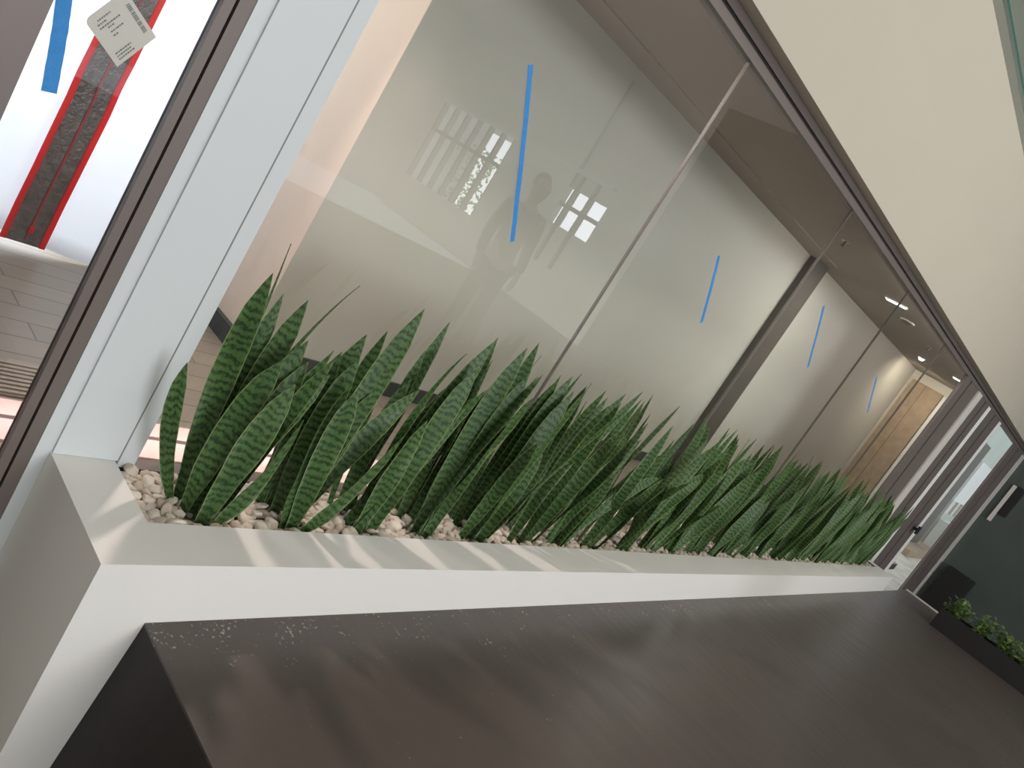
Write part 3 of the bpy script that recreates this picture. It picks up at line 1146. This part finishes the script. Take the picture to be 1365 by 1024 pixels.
for i, y_ in enumerate((.42, .29, .16, .03, -.10)):
    c = P(5.06, y_, ZT - .02)
    t = thing('leafy_plant', places[i], 'plant', c, 'leafy plants in the black trough')
    stm, lf = MB(), MB()
    for k in range(34):
        an = rnd.uniform(0, 6.28)
        r_ = rnd.uniform(.03, .15)
        h = rnd.uniform(.05, .24)
        e = c + Vector((math.cos(an) * r_ * .9 - .02, math.sin(an) * r_, h))
        stm.tube(c + Vector((math.cos(an) * .02, math.sin(an) * .02, 0)), e, .003, .002, 6)
        for q in range(4):
            f = .45 + .55 * q / 3
            p = c.lerp(e, f)
            d = Vector((rnd.uniform(-1, 1), rnd.uniform(-1, 1), rnd.uniform(-.2, .8))).normalized()
            L_ = rnd.uniform(.05, .085)
            sd_ = d.cross(Vector((0, 0, 1))).normalized() * L_ * .28
            up = d.cross(sd_).normalized() * .006
            p0, p1, p2 = p, p + d * L_ * .5, p + d * L_ + Vector((0, 0, -.012))
            lf.add([p0, p1 + sd_ + up, p2, p1 - sd_ + up, p1 - up * .5], [(0, 4, 1), (1, 4, 2), (2, 4, 3), (3, 4, 0), (0, 1, 2, 3)])
    stm.build('stem', M['leafy'], t)
    lf.build('foliage', M['leafy'], t)

# ---------------------------------------------------------------- outside behind the door
o = boxobj('ground_outside', (6.5, 45, 1.03, 20, -1.26, -1.2), M['paving'])
struct(o, 'pale paving outside the glazed door', 'ground')
o = boxobj('kerb_outside', (12.2, 18, 1.9, 3.0, -1.2, -1.10), M['stone'])
struct(o, 'tan paved edge outside the glazed door', 'kerb')
o = boxobj('column_outside', (13.3, 14.1, 2.2, 2.5, -1.2, .76), M['column'])
struct(o, 'grey pillar outside the glazed door', 'pillar')
o = boxobj('wall_outside', (12, 40, 3.6, 3.8, -1.2, 2.4), mat('outside_wall', srgb(198, 206, 196), .8, var=.05, vscale=.6))
struct(o, 'pale wall of the building outside the glazed door', 'wall')
ob = thing('white_hoarding', 'white ribbed board standing outside, seen through the glazed door', 'hoarding', P(16.2, 2.3, -1.2))
m = MB()
m.box(15.0, 17.6, 2.3, 2.36, -.24, .55)
m.build('panel', M['white'], ob)
m = MB()
for k in range(5):
    m.box(15.1 + k * .5, 15.3 + k * .5, 2.3, 2.36, -.50, -.24)
m.box(15.0, 17.6, 2.3, 2.36, -1.2, -1.15)
m.box(15.0, 15.1, 2.3, 2.36, -1.15, -.24)
m.build('stand', M['pale_edge'], ob)
o = boxobj('outdoor_box', (14.8, 16.8, 2.05, 2.25, -1.2, -.60), M['white'], bevel=.01)
tag(o, 'white box standing outside on the paving, seen low through the glazed door', 'box')

# ---------------------------------------------------------------- front hall shell (behind the camera)
YF = -9.2
o = boxobj('wall_front', (-2.6, 8.55, YF - .05, YF, ZL, 2.3), M['wall_paint'])
struct(o)
o = boxobj('ceiling_hall', (-2.6, 8.55, YF, 2.7, 2.3, 2.35), M['wall_paint'])
struct(o)
o = boxobj('wall_hall', (-2.65, -2.6, YF, 3.2, ZL, 2.3), M['wall_paint'])
struct(o)
o = boxobj('wall_mezzanine', (-2.6, 8.55, 2.6, 2.65, 1.12, 2.3), M['wall_paint'])
struct(o)
# end wall of the hall with its tall windows
WY0, WY1, WZ0, WZ1 = -8.8, -4.75, -0.45, 0.9
m = MB()
m.box(8.5, 8.55, YF, WY0, ZL, 2.3)
m.box(8.5, 8.55, WY0, WY1, ZL, WZ0)
m.box(8.5, 8.55, WY0, WY1, WZ1, 2.3)
m.box(8.5, 8.55, WY1, -3.6, ZL, 2.3)
m.box(8.5, 8.55, -5.6, WY1, WZ0, .12)
m.box(8.5, 8.55, -5.6, WY1, .66, WZ1)
o = m.build('wall_right_hall', M['wall_paint'], origin=P(8.5, -4, ZL))
struct(o)
wf = struct_empty('window_4', P(8.5, -6.5, WZ0), 'tall barred windows of the hall', 'window')
m = MB()
y_ = WY0
while y_ < WY1 - .2:
    m.box(8.46, 8.55, y_, y_ + .05, WZ0, WZ1)
    y_ += .31
m.box(8.46, 8.55, WY0, WY1, .38, .44)
m.build('mullion', M['dark_frame'], wf)
m = MB()
m.box(8.40, 8.5, WY0, WY1, WZ1 - .02, WZ1 + .04)
m.build('head_trim', M['white'], wf)
# pale partition piers that split the window run
for y0, y1 in ((-6.9, -5.5),):
    o = boxobj('wall_pier', (8.44, 8.56, y0, y1, ZL, 2.3), M['wall_paint'])
    struct(o)

gs_ = thing('garden_shrub', 'green garden shrub outside the barred hall windows', 'shrub', P(8.95, -7.95, ZL))
sb = MB()
for k in range(520):
    p = P(8.95 + rnd.uniform(-.18, .25), rnd.uniform(-8.35, -7.55), rnd.uniform(-.75, .55))
    d = Vector((rnd.uniform(-1, 1), rnd.uniform(-1, 1), rnd.uniform(-1, 1))).normalized() * rnd.uniform(.09, .17)
    q = d.orthogonal().normalized() * d.length * .35
    sb.add([p, p + d * .5 + q, p + d, p + d * .5 - q], [(0, 1, 2, 3)])
sb.build('foliage', film('shrub_leaf', srgb(130, 180, 60), .5), gs_)
st_ = MB()
st_.tube(P(8.95, -7.95, ZL - .02), P(8.95, -7.95, .2), .05, .02, 10)
st_.build('stem', M['column'], gs_)
o = boxobj('ground_garden', (8.56, 12, YF, -3.6, ZL - .05, ZL - .01), M['paving'])
struct(o, 'garden ground outside the barred hall windows', 'ground')

# ---------------------------------------------------------------- person whose reflection shows in the glass
def skin(name, pts, edges, material, parent, root=0, sub=2):
    me = bpy.data.meshes.new(name)
    me.from_pydata([p[:3] for p in pts], edges, [])
    me.materials.append(material)
    o = bpy.data.objects.new(name, me)
    col.objects.link(o)
    o.parent = parent
    sk = o.modifiers.new('skin', 'SKIN')
    sk.use_smooth_shade = True
    if not me.skin_vertices:
        me.skin_vertices.new()
    for i, p in enumerate(pts):
        r = p[3]
        me.skin_vertices[0].data[i].radius = (r, p[4] if len(p) > 4 else r)
        me.skin_vertices[0].data[i].use_root = (i == root)
    sb_ = o.modifiers.new('sub', 'SUBSURF')
    sb_.levels = sub
    sb_.render_levels = sub
    return o


pe = thing('person', 'person in dark jacket and trousers standing on the dark platform facing the glass', 'person', P(2.72, -.55, ZF))
pe.rotation_euler = (0, 0, math.radians(15))
SKIN = mat('skin_tone', srgb(196, 150, 124), .55)
CLOTH = mat('dark_jacket_cloth', srgb(46, 48, 52), .85, var=.1, vscale=30)
TROU = mat('dark_trouser_cloth', srgb(38, 40, 46), .85, var=.1, vscale=30)
HAIR = mat('dark_hair', srgb(36, 28, 24), .6)
pts = [(0, 0, .95, .10), (0, 0, 1.10, .105), (0, .005, 1.28, .12), (0, 0, 1.40, .085), (0, .005, 1.48, .052), (0, .01, 1.55, .058), (0, .02, 1.62, .078), (0, .005, 1.69, .084), (0, -.005, 1.745, .05), (0, .098, 1.615, .014)]
ed = [(0, 1), (1, 2), (2, 3), (3, 4), (4, 5), (5, 6), (6, 7), (7, 8), (6, 9)]
for sd in (-1, 1):
    b0 = len(pts)
    pts += [(sd * .09, 0, .90, .085), (sd * .10, .005, .50, .055), (sd * .105, -.01, .28, .05), (sd * .105, -.015, .09, .035), (sd * .11, .09, .04, .03), (sd * .112, .15, .03, .022)]
    ed += [(0, b0)] + [(b0 + i, b0 + i + 1) for i in range(5)]
    b1 = len(pts)
    pts += [(sd * .17, 0, 1.38, .055), (sd * .225, -.01, 1.12, .042), (sd * .235, .05, .90, .028), (sd * .232, .07, .83, .026, .036)]
    ed += [(3, b1)] + [(b1 + i, b1 + i + 1) for i in range(3)]
    h = b1 + 3
    for fy, L_ in ((-.028, .075), (-.010, .088), (.010, .082), (.028, .066)):
        f0 = len(pts)
        pts += [(sd * .230, .07 + fy, .80, .009), (sd * .224, .08 + fy, .80 - L_ * .5, .0085), (sd * .212, .088 + fy, .80 - L_, .007)]
        ed += [(h, f0), (f0, f0 + 1), (f0 + 1, f0 + 2)]
    f0 = len(pts)
    pts += [(sd * .212, .105, .83, .011), (sd * .200, .118, .80, .009)]
    ed += [(h, f0), (f0, f0 + 1)]
    e0 = len(pts)
    pts += [(sd * .088, -.005, 1.63, .014)]
    ed += [(6, e0)]
skin('body', pts, ed, SKIN, pe)
pts = [(0, 0, .90, .135, .15), (0, 0, 1.08, .125, .14), (0, .005, 1.28, .14, .15), (0, 0, 1.40, .10, .12), (0, .0, 1.465, .066)]
ed = [(0, 1), (1, 2), (2, 3), (3, 4)]
for sd in (-1, 1):
    b1 = len(pts)
    pts += [(sd * .175, 0, 1.385, .075), (sd * .228, -.01, 1.12, .058), (sd * .237, .05, .885, .045)]
    ed += [(3, b1), (b1, b1 + 1), (b1 + 1, b1 + 2)]
skin('jacket', pts, ed, CLOTH, pe)
pts = [(0, 0, .94, .13, .14)]
ed = []
for sd in (-1, 1):
    b0 = len(pts)
    pts += [(sd * .09, 0, .84, .10), (sd * .10, .005, .50, .075), (sd * .105, -.01, .08, .062)]
    ed += [(0, b0), (b0, b0 + 1), (b0 + 1, b0 + 2)]
skin('trousers', pts, ed, TROU, pe)
for sd in (-1, 1):
    skin('shoe', [(sd * .105, -.04, .045, .042), (sd * .11, .08, .045, .043), (sd * .112, .17, .036, .034)], [(0, 1), (1, 2)], M['black'], pe)
    ey_ = MB()
    c_ = pe.location + Vector((sd * .032, .088, 1.645))
    ey_.tube(c_, c_ + Vector((0, .006, 0)), .011, .006, 10)
    ey_.build('eye', M['black'], pe)
skin('hair', [(0, -.035, 1.60, .075), (0, -.02, 1.68, .092), (0, -.005, 1.735, .074), (0, .045, 1.745, .042)], [(0, 1), (1, 2), (2, 3)], HAIR, pe)
mo = MB()
c_ = pe.location + Vector((0, .088, 1.575))
mo.tube(c_ - Vector((.024, 0, 0)), c_ + Vector((.024, 0, 0)), .006, .006, 8)
mo.build('mouth', mat('lip_tone', srgb(160, 92, 84), .5), pe)

# ---------------------------------------------------------------- light
def area(name, loc, target, sx, sy, power, rgb):
    l = bpy.data.lights.new(name, 'AREA')
    l.shape = 'RECTANGLE'
    l.size, l.size_y = sx, sy
    l.energy = power
    l.color = rgb
    o = bpy.data.objects.new(name, l)
    col.objects.link(o)
    o.location = loc
    o.rotation_euler = (Vector(target) - Vector(loc)).to_track_quat('-Z', 'Y').to_euler()
    return o


w = bpy.data.worlds.new('sky')
scn.world = w
w.use_nodes = True
bg = w.node_tree.nodes['Background']
bg.inputs['Color'].default_value = (0.86, 0.93, 1.0, 1)
bg.inputs['Strength'].default_value = 1.1

# daylight: hall windows, roof light, corridor daylight behind the sheet
area('window_daylight', P(9.5, -6.5, .2), P(0, -6.5, .2), 4.4 * S, 1.4 * S, 330, (0.90, 0.95, 1.0))
area('roof_light_daylight', P(2.6, -1.3, 2.28), P(2.6, -1.0, 0), 3.4 * S, 1.0 * S, 225, (1.0, 0.96, 0.90))
area('entrance_daylight', P(1.2, YF + .1, .95), P(1.2, 0, .4), 3.2 * S, 1.3 * S, 950, (0.90, 0.92, 1.0))
area('corridor_daylight', P(.4, 2.75, .0), P(.5, 2.1, -.1), 1.4 * S, 1.1 * S, 62, (0.95, 0.98, 1.0))
area('linear_glow', P(3.894, 1.303, ZC - .02), P(3.894, 1.303, 0), .05, .2, 9, (1.0, 0.95, 0.88))
area('end_glow', P(6.05, 1.5, ZC - .02), P(6.45, 1.74, -.3), .5, .5, 9, (1.0, 0.86, 0.70))  # added warm fill aimed at the end wall corner
sl = area('sun_strip_fill', P(2.6, 1.05, ZC - .002), P(2.6, 1.235, ZF), 5.6 * S, .05, 5.5, (1.0, 0.76, 0.72))  # added lamp imitating sun on the floor strip, tucked behind the head frame
sl.data.spread = math.radians(9)
area('inner_wash', P(4.75, 1.062, ZC - .012), P(4.75, 1.74, -.2), 3.4 * S, .05, 19, (1.0, 0.89, 0.83))  # added fill for the back wall, out of sight behind the head frame
area('corridor_glow', P(.55, 1.72, ZC - .02), P(1.19, 1.95, -.2), .3, .3, 11, (1.0, 0.90, 0.80))  # added fill to brighten the beige return wall
# recessed spot in the inner ceiling
l = bpy.data.lights.new('inner_downlight', 'SPOT')
l.energy = 95
l.spot_size = math.radians(112)
l.spot_blend = 0.5
l.shadow_soft_size = 0.07
l.color = (1.0, 0.78, 0.73)
o = bpy.data.objects.new('inner_downlight', l)
col.objects.link(o)
o.location = P(1.02, 1.60, ZC - .03)
o.rotation_euler = (P(1.5, 0.75, -.6) - o.location).to_track_quat('-Z', 'Y').to_euler()

# ---------------------------------------------------------------- camera
cam = bpy.data.cameras.new('camera')
co = bpy.data.objects.new('camera', cam)
col.objects.link(co)
r, d, f = (Vector(q) for q in CAM_R)
mw = Matrix((( r.x, -d.x, -f.x, 0), (r.y, -d.y, -f.y, 0), (r.z, -d.z, -f.z, 0), (0, 0, 0, 1)))
mw.translation = P(0, 0, 0)
co.matrix_world = mw
cam.sensor_fit = 'HORIZONTAL'
cam.sensor_width = 36
cam.lens = 36 * FPX / 1365
cam.clip_start = 0.02
scn.camera = co

scn.view_settings.view_transform = 'Standard'
scn.view_settings.look = 'None'
scn.view_settings.exposure = 0.46
scn.view_settings.gamma = 1.0
scn.view_settings.use_curve_mapping = False
bpy.data.materials.remove(M['pebble_dust'])
